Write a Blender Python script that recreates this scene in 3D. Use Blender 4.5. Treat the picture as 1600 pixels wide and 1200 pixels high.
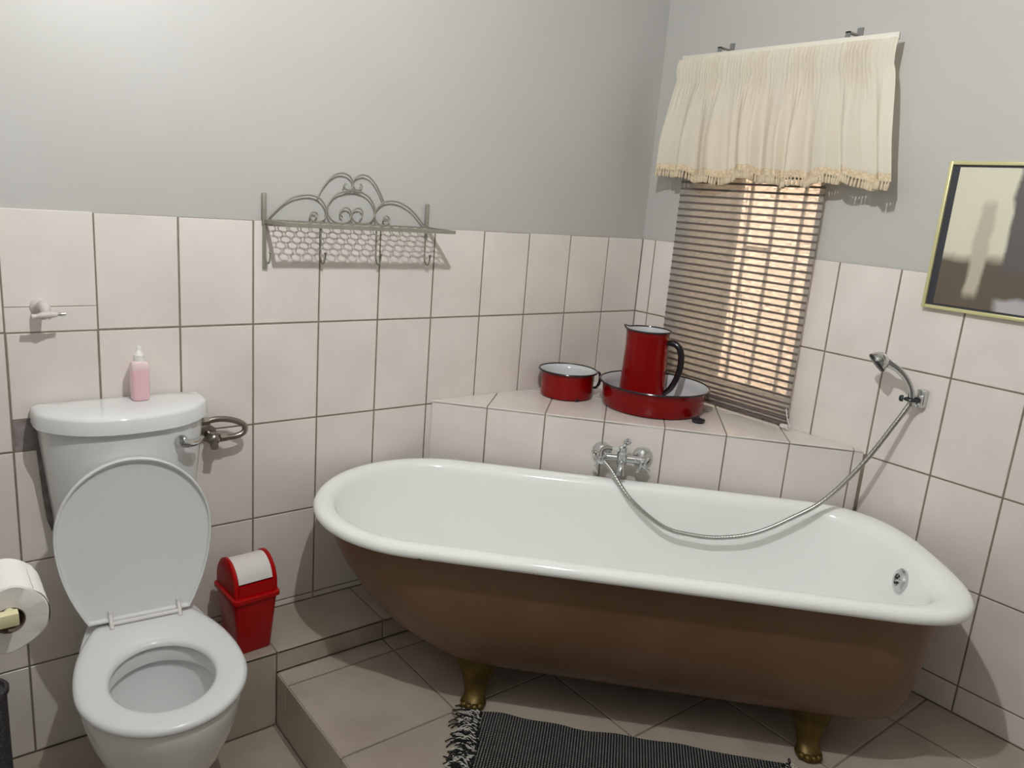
import bpy, bmesh, math, random
from mathutils import Vector, Matrix
PI = math.pi
random.seed(7)
scene = bpy.context.scene
for o in list(bpy.data.objects):
    bpy.data.objects.remove(o, do_unlink=True)
COL = scene.collection

# ------------------------------------------------------------------ camera
CAM = Vector((-2.3907, -2.1688, 1.5691))
RIGHT = Vector((0.7842, -0.6155, 0.0787)); DOWN = Vector((-0.0832, -0.2299, -0.9696)); FWD = Vector((0.6149, 0.7539, -0.2315))
cd = bpy.data.cameras.new('camera'); cam = bpy.data.objects.new('camera', cd); COL.objects.link(cam)
cd.sensor_width = 36.0; cd.lens = 1208.65 * 36.0 / 1600.0; cd.clip_start = 0.02
mw = Matrix.Identity(4)
for i in range(3):
    mw[i][0] = RIGHT[i]; mw[i][1] = -DOWN[i]; mw[i][2] = -FWD[i]; mw[i][3] = CAM[i]
cam.matrix_world = mw
scene.camera = cam

# ------------------------------------------------------------------ light and exposure
world = bpy.data.worlds.new('sky'); scene.world = world; world.use_nodes = True
bg = world.node_tree.nodes['Background']
bg.inputs['Color'].default_value = (1.0, 0.97, 0.92, 1); bg.inputs['Strength'].default_value = 8.0
LAMP_POS = Vector((-1.79, -1.42, 2.47)); LAMP_R = 0.011; LAMP_LEN = 0.046; LAMP_STRENGTH = 5450.0; LAMP_COLOR = (1.0, 1.01, 1.01)
scene.view_settings.view_transform = 'Standard'
scene.view_settings.look = 'None'
scene.view_settings.exposure = 0.0
scene.view_settings.gamma = 1.0
scene.view_settings.use_curve_mapping = False

# ------------------------------------------------------------------ materials
def lin(c):
    out = []
    for v in c:
        v = v / 255.0
        out.append(v / 12.92 if v <= 0.04045 else ((v + 0.055) / 1.055) ** 2.4)
    return (out[0], out[1], out[2], 1.0)

def mat(name, col, rough=0.5, metal=0.0, col2=None, nscale=8.0, spread=(0.35, 0.65), bump=0.0, bscale=40.0, rand=0.0, spec=0.5, coat=0.0, detail=4.0):
    m = bpy.data.materials.new(name); m.use_nodes = True
    nt = m.node_tree; b = nt.nodes['Principled BSDF']
    b.inputs['Base Color'].default_value = lin(col)
    b.inputs['Roughness'].default_value = rough; b.inputs['Metallic'].default_value = metal
    b.inputs['Specular IOR Level'].default_value = spec
    b.inputs['Coat Weight'].default_value = coat; b.inputs['Coat Roughness'].default_value = 0.05
    if col2 or bump or rand:
        geo = nt.nodes.new('ShaderNodeNewGeometry')
    if col2:
        n = nt.nodes.new('ShaderNodeTexNoise'); n.inputs['Scale'].default_value = nscale; n.inputs['Detail'].default_value = detail
        nt.links.new(geo.outputs['Position'], n.inputs['Vector'])
        r = nt.nodes.new('ShaderNodeValToRGB')
        r.color_ramp.elements[0].position = spread[0]; r.color_ramp.elements[0].color = lin(col)
        r.color_ramp.elements[1].position = spread[1]; r.color_ramp.elements[1].color = lin(col2)
        nt.links.new(n.outputs['Fac'], r.inputs['Fac'])
        src = r.outputs['Color']
        if rand:
            oi = nt.nodes.new('ShaderNodeObjectInfo'); mp = nt.nodes.new('ShaderNodeMapRange')
            mp.inputs['To Min'].default_value = 1 - rand; mp.inputs['To Max'].default_value = 1 + rand * 0.4
            nt.links.new(oi.outputs['Random'], mp.inputs['Value'])
            mx = nt.nodes.new('ShaderNodeVectorMath'); mx.operation = 'SCALE'
            nt.links.new(src, mx.inputs[0]); nt.links.new(mp.outputs['Result'], mx.inputs['Scale'])
            src = mx.outputs['Vector']
        nt.links.new(src, b.inputs['Base Color'])
    if bump:
        n2 = nt.nodes.new('ShaderNodeTexNoise'); n2.inputs['Scale'].default_value = bscale; n2.inputs['Detail'].default_value = 3
        nt.links.new(geo.outputs['Position'], n2.inputs['Vector'])
        bp = nt.nodes.new('ShaderNodeBump'); bp.inputs['Strength'].default_value = bump; bp.inputs['Distance'].default_value = 0.004
        nt.links.new(n2.outputs['Fac'], bp.inputs['Height']); nt.links.new(bp.outputs['Normal'], b.inputs['Normal'])
    return m

M = {}
M['plaster'] = mat('painted_plaster', (188, 187, 184), 0.42, col2=(185, 184, 180), nscale=2.0, bump=0.06, bscale=18)
M['ceiling'] = mat('ceiling_paint', (206, 203, 196), 0.8)
M['tile'] = mat('cream_ceramic', (229, 222, 216), 0.2, col2=(221, 213, 207), nscale=6.0, spread=(0.36, 0.68), bump=0.012, bscale=9, rand=0.02)
M['floor_tile'] = mat('beige_floor_ceramic', (184, 173, 158), 0.30, col2=(170, 158, 144), nscale=5.0, spread=(0.4, 0.62), bump=0.02, bscale=14, rand=0.03)
M['grout'] = mat('brown_grout', (138, 126, 113), 0.9, col2=(124, 112, 99), nscale=25)
M['render'] = mat('bare_cement', (150, 142, 140), 0.95, col2=(120, 110, 108), nscale=30, bump=0.4, bscale=60)
M['concrete'] = mat('rough_concrete', (132, 122, 110), 0.95)
M['enamel'] = mat('white_bath_enamel', (243, 246, 243), 0.10, spec=0.55)
M['bath_paint'] = mat('brown_bath_paint', (120, 92, 72), 0.4, col2=(112, 84, 62), nscale=4)
M['brass'] = mat('tarnished_brass', (108, 90, 40), 0.42, 0.6, col2=(84, 66, 30), nscale=30)
M['chrome'] = mat('chrome', (205, 207, 208), 0.10, 1.0)
M['chrome_dull'] = mat('dull_chrome', (150, 143, 135), 0.28, 1.0)
M['hose'] = mat('ribbed_steel_hose', (176, 176, 172), 0.32, 1.0)
M['black_plastic'] = mat('black_plastic', (34, 40, 44), 0.35)
M['porcelain'] = mat('white_porcelain', (226, 228, 228), 0.09, spec=0.55)
M['seat'] = mat('white_seat_plastic', (226, 228, 228), 0.22)
M['red_enamel'] = mat('red_enamel', (136, 6, 6), 0.18, col2=(124, 4, 4), nscale=6, spec=0.25)
M['white_enamel'] = mat('white_enamel_lining', (206, 208, 210), 0.15)
M['black_enamel'] = mat('black_enamel', (26, 20, 26), 0.18)
M['red_plastic'] = mat('red_plastic', (172, 2, 5), 0.28, spec=0.3)
M['white_plastic'] = mat('white_plastic', (224, 219, 216), 0.35)
M['grey_metal'] = mat('sage_grey_metal', (146, 145, 132), 0.45, 0.25)
M['tap_paint'] = mat('chalky_white_tap', (208, 200, 198), 0.45)
M['rail'] = mat('cream_rail', (220, 216, 204), 0.4)
M['steel'] = mat('bracket_steel', (150, 150, 148), 0.35, 0.9)
M['paper'] = mat('white_tissue', (226, 223, 219), 0.95, bump=0.15, bscale=120)
M['card'] = mat('brown_card', (120, 106, 92), 0.9)
M['cream_wood'] = mat('cream_painted_bar', (214, 207, 168), 0.5)
M['speckle'] = mat('charcoal_speckled', (60, 58, 60), 0.5, col2=(110, 108, 110), nscale=260, spread=(0.55, 0.7))
M['rubber'] = mat('black_rubber', (36, 36, 42), 0.6)
M['frame'] = mat('pale_gold_frame', (206, 200, 150), 0.35, 0.25)
M['mount'] = mat('charcoal_mount', (48, 50, 58), 0.5)
M['cap'] = mat('white_cap', (232, 230, 228), 0.35)
M['band'] = mat('brown_blind_cord', (104, 93, 90), 0.8)
M['bar_paint'] = mat('painted_window_steel', (120, 112, 104), 0.6)
M['reveal'] = mat('shaded_reveal_plaster', (122, 118, 110), 0.8)  # plaster grey darkened: shade of the window recess is put into the colour
M['tassel'] = mat('beige_tassel', (206, 190, 164), 0.9)
M['tape'] = mat('cream_crochet_tape', (222, 206, 178), 0.9, col2=(200, 178, 146), nscale=160, spread=(0.4, 0.6))
M['yarn_black'] = mat('black_yarn', (22, 22, 24), 0.95)
M['yarn_white'] = mat('white_yarn', (206, 203, 194), 0.95)
M['brick'] = mat('sunny_outside_wall', (238, 208, 182), 0.9, col2=(228, 192, 164), nscale=3)
M['outside_ground'] = mat('outside_paving', (150, 130, 110), 0.9)

def nodes(name):
    m = bpy.data.materials.new(name); m.use_nodes = True
    nt = m.node_tree; nt.nodes.clear()
    return m, nt, nt.nodes.new('ShaderNodeOutputMaterial')

def mat_cloth(name, col, trans_col, trans, clear=0.0):
    m, nt, out = nodes(name)
    d = nt.nodes.new('ShaderNodeBsdfDiffuse'); d.inputs['Color'].default_value = lin(col)
    t = nt.nodes.new('ShaderNodeBsdfTranslucent'); t.inputs['Color'].default_value = lin(trans_col)
    mx = nt.nodes.new('ShaderNodeMixShader'); mx.inputs[0].default_value = trans
    nt.links.new(d.outputs[0], mx.inputs[1]); nt.links.new(t.outputs[0], mx.inputs[2])
    last = mx.outputs[0]
    if clear:
        # open weave: tiny gaps between the woven reeds
        tc = nt.nodes.new('ShaderNodeNewGeometry'); sp = nt.nodes.new('ShaderNodeSeparateXYZ')
        nt.links.new(tc.outputs['Position'], sp.inputs[0])
        def wave(sock, f):
            a = nt.nodes.new('ShaderNodeMath'); a.operation = 'MULTIPLY'; a.inputs[1].default_value = 2 * PI / f
            s = nt.nodes.new('ShaderNodeMath'); s.operation = 'SINE'
            nt.links.new(sock, a.inputs[0]); nt.links.new(a.outputs[0], s.inputs[0]); return s.outputs[0]
        w1 = wave(sp.outputs['Z'], 0.0045); w2 = wave(sp.outputs['Y'], 0.0052)
        ad = nt.nodes.new('ShaderNodeMath'); ad.operation = 'MULTIPLY'
        nt.links.new(w1, ad.inputs[0]); nt.links.new(w2, ad.inputs[1])
        n = nt.nodes.new('ShaderNodeTexNoise'); n.inputs['Scale'].default_value = 1.0; n.inputs['Detail'].default_value = 2
        mpv = nt.nodes.new('ShaderNodeVectorMath'); mpv.operation = 'MULTIPLY'; mpv.inputs[1].default_value = (1, 45, 420)
        nt.links.new(tc.outputs['Position'], mpv.inputs[0]); nt.links.new(mpv.outputs[0], n.inputs['Vector'])
        a2 = nt.nodes.new('ShaderNodeMath'); a2.operation = 'MULTIPLY_ADD'; a2.inputs[1].default_value = 0.30
        nt.links.new(ad.outputs[0], a2.inputs[0]); nt.links.new(n.outputs['Fac'], a2.inputs[2])
        mr = nt.nodes.new('ShaderNodeMapRange'); mr.inputs['From Min'].default_value = 0.35; mr.inputs['From Max'].default_value = 0.85
        mr.inputs['To Min'].default_value = clear * 0.35; mr.inputs['To Max'].default_value = clear * 1.9
        nt.links.new(a2.outputs[0], mr.inputs['Value'])
        tr = nt.nodes.new('ShaderNodeBsdfTransparent'); m2 = nt.nodes.new('ShaderNodeMixShader')
        nt.links.new(mr.outputs['Result'], m2.inputs[0]); nt.links.new(last, m2.inputs[1]); nt.links.new(tr.outputs[0], m2.inputs[2])
        last = m2.outputs[0]
    nt.links.new(last, out.inputs['Surface'])
    return m
M['valance'] = mat_cloth('cream_cotton', (238, 232, 218), (246, 236, 212), 0.34)
M['blind'] = mat_cloth('woven_reed_fabric', (178, 176, 168), (240, 226, 208), 0.24, clear=0.50)

def mat_glass(name):
    m, nt, out = nodes(name)
    t = nt.nodes.new('ShaderNodeBsdfTransparent'); t.inputs['Color'].default_value = (0.93, 0.95, 0.94, 1)
    g = nt.nodes.new('ShaderNodeBsdfGlossy'); g.inputs['Roughness'].default_value = 0.02
    mx = nt.nodes.new('ShaderNodeMixShader'); mx.inputs[0].default_value = 0.06
    nt.links.new(t.outputs[0], mx.inputs[1]); nt.links.new(g.outputs[0], mx.inputs[2]); nt.links.new(mx.outputs[0], out.inputs['Surface'])
    return m
M['glass'] = mat_glass('window_glass')

def mat_liquid():
    m = mat('pink_liquid_soap', (236, 194, 203), 0.12)
    b = m.node_tree.nodes['Principled BSDF']
    b.inputs['Subsurface Weight'].default_value = 0.25; b.inputs['Subsurface Radius'].default_value = (0.02, 0.008, 0.01)
    return m
M['pink'] = mat_liquid()
M['pink_clear'] = mat('pale_pink_clear_plastic', (232, 208, 208), 0.12)
M['water'] = mat('toilet_water', (190, 196, 194), 0.03, spec=0.6)

def mat_bulb():
    m, nt, out = nodes('lit_bulb')
    e = nt.nodes.new('ShaderNodeEmission'); e.inputs['Color'].default_value = (*LAMP_COLOR, 1); e.inputs['Strength'].default_value = LAMP_STRENGTH
    nt.links.new(e.outputs[0], out.inputs['Surface']); return m
M['bulb'] = mat_bulb()

def mat_rug():
    m = bpy.data.materials.new('black_white_weave'); m.use_nodes = True
    nt = m.node_tree; b = nt.nodes['Principled BSDF']; b.inputs['Roughness'].default_value = 0.95
    tc = nt.nodes.new('ShaderNodeTexCoord'); sp = nt.nodes.new('ShaderNodeSeparateXYZ')
    nt.links.new(tc.outputs['Object'], sp.inputs[0])
    def wave(sock, f):
        a = nt.nodes.new('ShaderNodeMath'); a.operation = 'MULTIPLY'; a.inputs[1].default_value = 2 * PI / f
        s = nt.nodes.new('ShaderNodeMath'); s.operation = 'SINE'
        nt.links.new(sock, a.inputs[0]); nt.links.new(a.outputs[0], s.inputs[0]); return s.outputs[0]
    w1 = wave(sp.outputs['X'], 0.0076); w2 = wave(sp.outputs['Y'], 0.0058)
    mn = nt.nodes.new('ShaderNodeMath'); mn.operation = 'MINIMUM'
    nt.links.new(w1, mn.inputs[0]); nt.links.new(w2, mn.inputs[1])
    n = nt.nodes.new('ShaderNodeTexNoise'); n.inputs['Scale'].default_value = 60; nt.links.new(tc.outputs['Object'], n.inputs['Vector'])
    ad = nt.nodes.new('ShaderNodeMath'); ad.operation = 'MULTIPLY_ADD'; ad.inputs[1].default_value = 0.4
    nt.links.new(n.outputs['Fac'], ad.inputs[0]); nt.links.new(mn.outputs[0], ad.inputs[2])
    r = nt.nodes.new('ShaderNodeValToRGB')
    r.color_ramp.elements[0].position = 0.58; r.color_ramp.elements[0].color = lin((15, 15, 17))
    r.color_ramp.elements[1].position = 0.82; r.color_ramp.elements[1].color = lin((212, 210, 206))
    nt.links.new(ad.outputs[0], r.inputs['Fac']); nt.links.new(r.outputs['Color'], b.inputs['Base Color'])
    bp = nt.nodes.new('ShaderNodeBump'); bp.inputs['Strength'].default_value = 0.5; bp.inputs['Distance'].default_value = 0.002
    nt.links.new(ad.outputs[0], bp.inputs['Height']); nt.links.new(bp.outputs['Normal'], b.inputs['Normal'])
    return m
M['rug'] = mat_rug()

def mat_print():
    # plain generic print: soft cream, skin-beige, slate and brown colour fields (object Y across, Z up, metres)
    m = bpy.data.materials.new('muted_colour_field_print'); m.use_nodes = True
    nt = m.node_tree; b = nt.nodes['Principled BSDF']; b.inputs['Roughness'].default_value = 0.5
    tc = nt.nodes.new('ShaderNodeTexCoord')
    n = nt.nodes.new('ShaderNodeTexNoise'); n.inputs['Scale'].default_value = 16; n.inputs['Detail'].default_value = 3
    nt.links.new(tc.outputs['Object'], n.inputs['Vector'])
    sc = nt.nodes.new('ShaderNodeVectorMath'); sc.operation = 'MULTIPLY_ADD'; sc.inputs[1].default_value = (0.03, 0.03, 0.03)
    nt.links.new(n.outputs['Color'], sc.inputs[0]); nt.links.new(tc.outputs['Object'], sc.inputs[2])
    sp = nt.nodes.new('ShaderNodeSeparateXYZ'); nt.links.new(sc.outputs[0], sp.inputs[0])
    def step(sock, a, w):
        mr = nt.nodes.new('ShaderNodeMapRange'); mr.inputs['From Min'].default_value = a; mr.inputs['From Max'].default_value = a + w
        nt.links.new(sock, mr.inputs['Value']); return mr.outputs['Result']
    def mul(a, c):
        x = nt.nodes.new('ShaderNodeMath'); x.operation = 'MULTIPLY'; nt.links.new(a, x.inputs[0]); nt.links.new(c, x.inputs[1]); return x.outputs[0]
    def mix(fac, c1, c2):
        x = nt.nodes.new('ShaderNodeMix'); x.data_type = 'RGBA'; nt.links.new(fac, x.inputs[0])
        for v, k in ((c1, 6), (c2, 7)):
            if isinstance(v, tuple): x.inputs[k].default_value = lin(v)
            else: nt.links.new(v, x.inputs[k])
        return x.outputs[2]
    Y, Z = sp.outputs['Y'], sp.outputs['Z']
    neg = nt.nodes.new('ShaderNodeMath'); neg.operation = 'MULTIPLY'; neg.inputs[1].default_value = -1; nt.links.new(Y, neg.inputs[0]); W = neg.outputs[0]
    c = mix(step(Z, 0.155, 0.03), (96, 84, 70), (212, 208, 188))         # brown below, cream above
    c = mix(mul(step(W, 0.165, 0.012), step(Z, 0.12, 0.03)), c, (92, 88, 86))   # slate block at the right
    inv = nt.nodes.new('ShaderNodeMath'); inv.operation = 'SUBTRACT'; inv.inputs[0].default_value = 0.33; nt.links.new(Z, inv.inputs[1])
    band = mul(mul(step(W, 0.085, 0.012), step(Y, -0.135, 0.012)), mul(step(Z, 0.05, 0.03), step(inv.outputs[0], 0.0, 0.02)))
    c = mix(band, c, (186, 176, 160))                                     # pale upright colour field
    inv2 = nt.nodes.new('ShaderNodeMath'); inv2.operation = 'SUBTRACT'; inv2.inputs[0].default_value = 0.075; nt.links.new(Z, inv2.inputs[1])
    c = mix(mul(step(W, 0.165, 0.02), step(inv2.outputs[0], 0.0, 0.015)), c, (176, 174, 176))
    nt.links.new(c, b.inputs['Base Color'])
    return m
M['print'] = mat_print()

# ------------------------------------------------------------------ mesh helpers
class MB:
    def __init__(s): s.v = []; s.f = []
    def add(s, vs, fs):
        n = len(s.v); s.v += [Vector(p) for p in vs]; s.f += [tuple(i + n for i in f) for f in fs]; return s
    def box(s, a, b, ch=0.0):
        x0, y0, z0 = (min(a[i], b[i]) for i in range(3)); x1, y1, z1 = (max(a[i], b[i]) for i in range(3))
        if ch <= 0:
            vs = [(x0,y0,z0),(x1,y0,z0),(x1,y1,z0),(x0,y1,z0),(x0,y0,z1),(x1,y0,z1),(x1,y1,z1),(x0,y1,z1)]
            return s.add(vs, [(0,3,2,1),(4,5,6,7),(0,1,5,4),(1,2,6,5),(2,3,7,6),(3,0,4,7)])
        bm = bmesh.new(); bmesh.ops.create_cube(bm, size=1)
        for v in bm.verts:
            v.co = Vector(((x0+x1)/2 + v.co.x*(x1-x0), (y0+y1)/2 + v.co.y*(y1-y0), (z0+z1)/2 + v.co.z*(z1-z0)))
        bmesh.ops.bevel(bm, geom=bm.edges[:], offset=ch, segments=2, affect='EDGES', profile=0.5)
        bm.verts.index_update()
        s.add([v.co.copy() for v in bm.verts], [tuple(v.index for v in f.verts) for f in bm.faces]); bm.free(); return s
    def loft(s, rings, cap0=True, cap1=True, closed=True):
        n = len(rings[0]); base = len(s.v)
        for r in rings: s.v += [Vector(p) for p in r]
        for i in range(len(rings) - 1):
            for j in range(n if closed else n - 1):
                k = (j + 1) % n
                s.f.append((base+i*n+j, base+i*n+k, base+(i+1)*n+k, base+(i+1)*n+j))
        if cap0: s.f.append(tuple(base + j for j in reversed(range(n))))
        if cap1: s.f.append(tuple(base + (len(rings)-1)*n + j for j in range(n)))
        return s
    def lathe(s, prof, o=(0,0,0), ax=(0,0,1), n=32, cap0=False, cap1=False, deform=None):
        o = Vector(o); ax = Vector(ax).normalized(); a = ax.orthogonal().normalized()
        if abs(ax.z) > 0.9999: a = Vector((1,0,0))
        b = ax.cross(a); rings = []
        for r, h in prof:
            ring = []
            for k in range(n):
                t = 2*PI*k/n; p = o + ax*h + (a*math.cos(t) + b*math.sin(t))*max(r, 1e-5)
                ring.append(deform(p, t, r, h) if deform else p)
            rings.append(ring)
        return s.loft(rings, cap0, cap1)
    def cyl(s, a, b, r, n=20, r2=None):
        a = Vector(a); b = Vector(b); L = (b-a).length
        return s.lathe([(r, 0), (r if r2 is None else r2, L)], a, b-a, n, True, True)
    def sphere(s, c, r, n=16, m=10, sc=(1,1,1)):
        c = Vector(c); rings = []
        for i in range(1, m):
            ph = PI*i/m
            rings.append([(c.x+sc[0]*r*math.sin(ph)*math.cos(2*PI*k/n), c.y+sc[1]*r*math.sin(ph)*math.sin(2*PI*k/n), c.z-sc[2]*r*math.cos(ph)) for k in range(n)])
        return s.loft(rings)
    def tube(s, path, r, n=8, sm=0, closed=False, caps=True, flat=1.0, up=None):
        P = [Vector(p) for p in path]
        if sm: P = smooth(P, sm, closed)
        R = r if isinstance(r, (list, tuple)) else None
        m = len(P); T = []
        for i in range(m):
            if closed: t = P[(i+1) % m] - P[i-1]
            else: t = P[min(i+1, m-1)] - P[max(i-1, 0)]
            T.append(t.normalized())
        a = T[0].orthogonal().normalized() if up is None else (Vector(up) - T[0]*Vector(up).dot(T[0])).normalized()
        rings = []
        for i in range(m):
            a = (a - T[i]*a.dot(T[i]))
            if up is not None: a = Vector(up) - T[i]*Vector(up).dot(T[i])
            a.normalize(); b = T[i].cross(a)
            if R:
                q = i/(m-1)*(len(R)-1); k = min(int(q), len(R)-2); rr = R[k] + (R[k+1]-R[k])*(q-k)
            else: rr = r
            rings.append([P[i] + a*math.cos(2*PI*k/n)*rr + b*math.sin(2*PI*k/n)*rr*flat for k in range(n)])
        if closed:
            rings.append(rings[0]); return s.loft(rings, False, False)
        return s.loft(rings, caps, caps)
    def torus(s, c, ax, R, r, n=24, m=8):
        c = Vector(c); ax = Vector(ax).normalized(); a = ax.orthogonal().normalized(); b = ax.cross(a)
        return s.tube([c + (a*math.cos(2*PI*k/n) + b*math.sin(2*PI*k/n))*R for k in range(n)], r, m, closed=True)
    def prism(s, poly, d):
        # poly: list of 3D points (planar), extruded by vector d
        d = Vector(d); n = len(poly); vs = [Vector(p) for p in poly] + [Vector(p) + d for p in poly]
        fs = [tuple(range(n)), tuple(range(2*n-1, n-1, -1))] + [(i, (i+1) % n, (i+1) % n + n, i + n) for i in range(n)]
        return s.add(vs, fs)
    def mesh(s, name, inv=None, angle=38):
        me = bpy.data.meshes.new(name)
        me.from_pydata([tuple(inv @ p) if inv else tuple(p) for p in s.v], [], s.f)
        bm = bmesh.new(); bm.from_mesh(me)
        bmesh.ops.recalc_face_normals(bm, faces=bm.faces[:])
        bm.to_mesh(me); bm.free()
        me.polygons.foreach_set('use_smooth', [True]*len(me.polygons))
        me.set_sharp_from_angle(angle=math.radians(angle)); me.update()
        return me
    def build(s, name, m, parent=None, angle=38, inv=None):
        """vertices are in world coordinates (or in the frame of a rotated parent when inv is False)"""
        if inv is None and parent is not None: inv = WM[parent.name].inverted()
        elif not inv: inv = None
        me = s.mesh(name, inv, angle); me.materials.append(M[m])
        o = bpy.data.objects.new(name, me); COL.objects.link(o)
        if parent is not None: o.parent = parent
        WM[o.name] = WM[parent.name].copy() if parent is not None else Matrix.Identity(4)
        return o

WM = {}
def smooth(P, k, closed=False):
    out = []; n = len(P)
    for i in range(n if closed else n - 1):
        p0 = P[i-1] if (closed or i > 0) else P[0]*2 - P[1]
        p1 = P[i]; p2 = P[(i+1) % n]; p3 = P[(i+2) % n] if (closed or i + 2 < n) else P[-1]*2 - P[-2]
        for q in range(k):
            t = q / k
            out.append(0.5*((2*p1) + (p2-p0)*t + (2*p0-5*p1+4*p2-p3)*t*t + (3*p1-p0-3*p2+p3)*t**3))
    if not closed: out.append(P[-1].copy())
    return out

def tag(o, label=None, cat=None, group=None, kind=None):
    if label: o['label'] = label
    if cat: o['category'] = cat
    if group: o['group'] = group
    if kind: o['kind'] = kind
    return o
def thing(name, label, cat, loc, rotz=0.0, group=None):
    o = bpy.data.objects.new(name, None); COL.objects.link(o); o.empty_display_size = 0.05
    o.location = loc; o.rotation_euler = (0, 0, rotz)
    WM[o.name] = Matrix.Translation(Vector(loc)) @ Matrix.Rotation(rotz, 4, 'Z')
    return tag(o, label, cat, group)
def struct(name, mb, m, label=None, angle=38):
    o = mb.build(name, m, angle=angle); return tag(o, label, kind='structure')

# ------------------------------------------------------------------ the room
ROOM_L, ROOM_F, CEIL = -2.62, -4.9, 2.95
ZP = 0.174          # raised platform
ZB = 0.243          # low box along the back wall
ZL = 0.877          # corner ledge
ROWS = [0.0, 0.263, 0.563, 0.863, 1.163, 1.458]
TH = 0.008; GAP = 0.005

wall_back = struct('wall_back', MB().box((ROOM_L-0.15, 0.006, -0.1), (0.35, 0.2, CEIL)), 'plaster', 'pale grey plaster wall above cream tiles behind the toilet')
WY0, WY1, WZ0, WZ1 = -0.26, -0.742, 0.905, 2.0   # window opening
wr = MB()
X0, X1 = 0.006, 0.232
wr.box((X0, 0.006, -0.1), (X1, WY0, CEIL)); wr.box((X0, WY1, -0.1), (X1, ROOM_F-0.2, CEIL))
wr.box((X0, WY0, -0.1), (X1, WY1, WZ0)); wr.box((X0, WY0, WZ1), (X1, WY1, CEIL))
wall_right = struct('wall_right', wr, 'plaster', 'pale grey plaster wall with the window and picture')
wall_left = struct('wall_left', MB().box((ROOM_L-0.15, 0.006, -0.1), (ROOM_L, ROOM_F-0.15, CEIL)), 'plaster')
wall_front = struct('wall_front', MB().box((ROOM_L, ROOM_F, -0.1), (0.006, ROOM_F-0.15, CEIL)), 'plaster')
ceiling = struct('ceiling', MB().box((ROOM_L-0.15, 0.2, CEIL), (0.35, ROOM_F-0.15, CEIL+0.1)), 'ceiling')
floor = struct('floor', MB().box((ROOM_L, 0.006, -0.12), (0.006, ROOM_F, -0.003)), 'concrete', 'lower beige tiled bathroom floor')

MESHES = {}
def tile_poly(poly, out, parent, m='tile', name='tile', th=TH, ch=0.0012):
    """poly: planar world points of the tile face outline; out: unit outward normal. Chamfered slab, centre as origin."""
    out = Vector(out); P = [Vector(p) for p in poly]; c = sum(P, Vector())/len(P)
    key = (m, tuple(tuple(round(x, 4) for x in (p - c)) for p in P), tuple(round(x, 4) for x in out))
    if key not in MESHES:
        n = len(P); Q = [p - c for p in P]
        ins = []
        for i in range(n):
            e0 = (Q[i]-Q[i-1]).normalized(); e1 = (Q[(i+1) % n]-Q[i]).normalized()
            d = (e1 - e0); d = d.normalized() if d.length > 1e-6 else Vector()
            nrm = e0.cross(e1)
            ins.append(Q[i] + d*ch*1.4)
        vs = [q - out*th for q in Q] + [q - out*ch for q in Q] + ins
        fs = [tuple(reversed(range(n)))] + [(i, (i+1) % n, n+(i+1) % n, n+i) for i in range(n)] + [(n+i, n+(i+1) % n, 2*n+(i+1) % n, 2*n+i) for i in range(n)] + [tuple(range(2*n, 3*n))]
        mb = MB(); mb.add(vs, fs); me = mb.mesh(name, angle=10); me.materials.append(M[m]); MESHES[key] = me
    o = bpy.data.objects.new(name, MESHES[key]); COL.objects.link(o); o.parent = parent
    pm = WM[parent.name]
    o.location = pm.inverted() @ c
    if pm.to_euler().z: o.rotation_euler = (0, 0, -pm.to_euler().z)
    return o
def rect_back(x0, x1, z0, z1, g=GAP):
    g /= 2; return [(x0+g, 0, z0+g), (x1-g, 0, z0+g), (x1-g, 0, z1-g), (x0+g, 0, z1-g)]
def rect_right(y0, y1, z0, z1, g=GAP):
    g /= 2; a, b = max(y0, y1), min(y0, y1); return [(0, a-g, z0+g), (0, b+g, z0+g), (0, b+g, z1-g), (0, a-g, z1-g)]

# grout beds (recessed 2.5 mm behind the tile faces)
MB().box((ROOM_L, 0.0014, 0), (0, 0.012, ROWS[-1]-0.002)).build('grout', 'grout', wall_back)
g = MB(); zt = ROWS[-1]-0.002
g.box((0.0014, 0, 0), (0.012, WY0, zt)); g.box((0.0014, WY1, 0), (0.012, ROOM_F, zt)); g.box((0.0014, WY0, 0), (0.012, WY1, WZ0))
g.build('grout', 'grout', wall_right)

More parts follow.
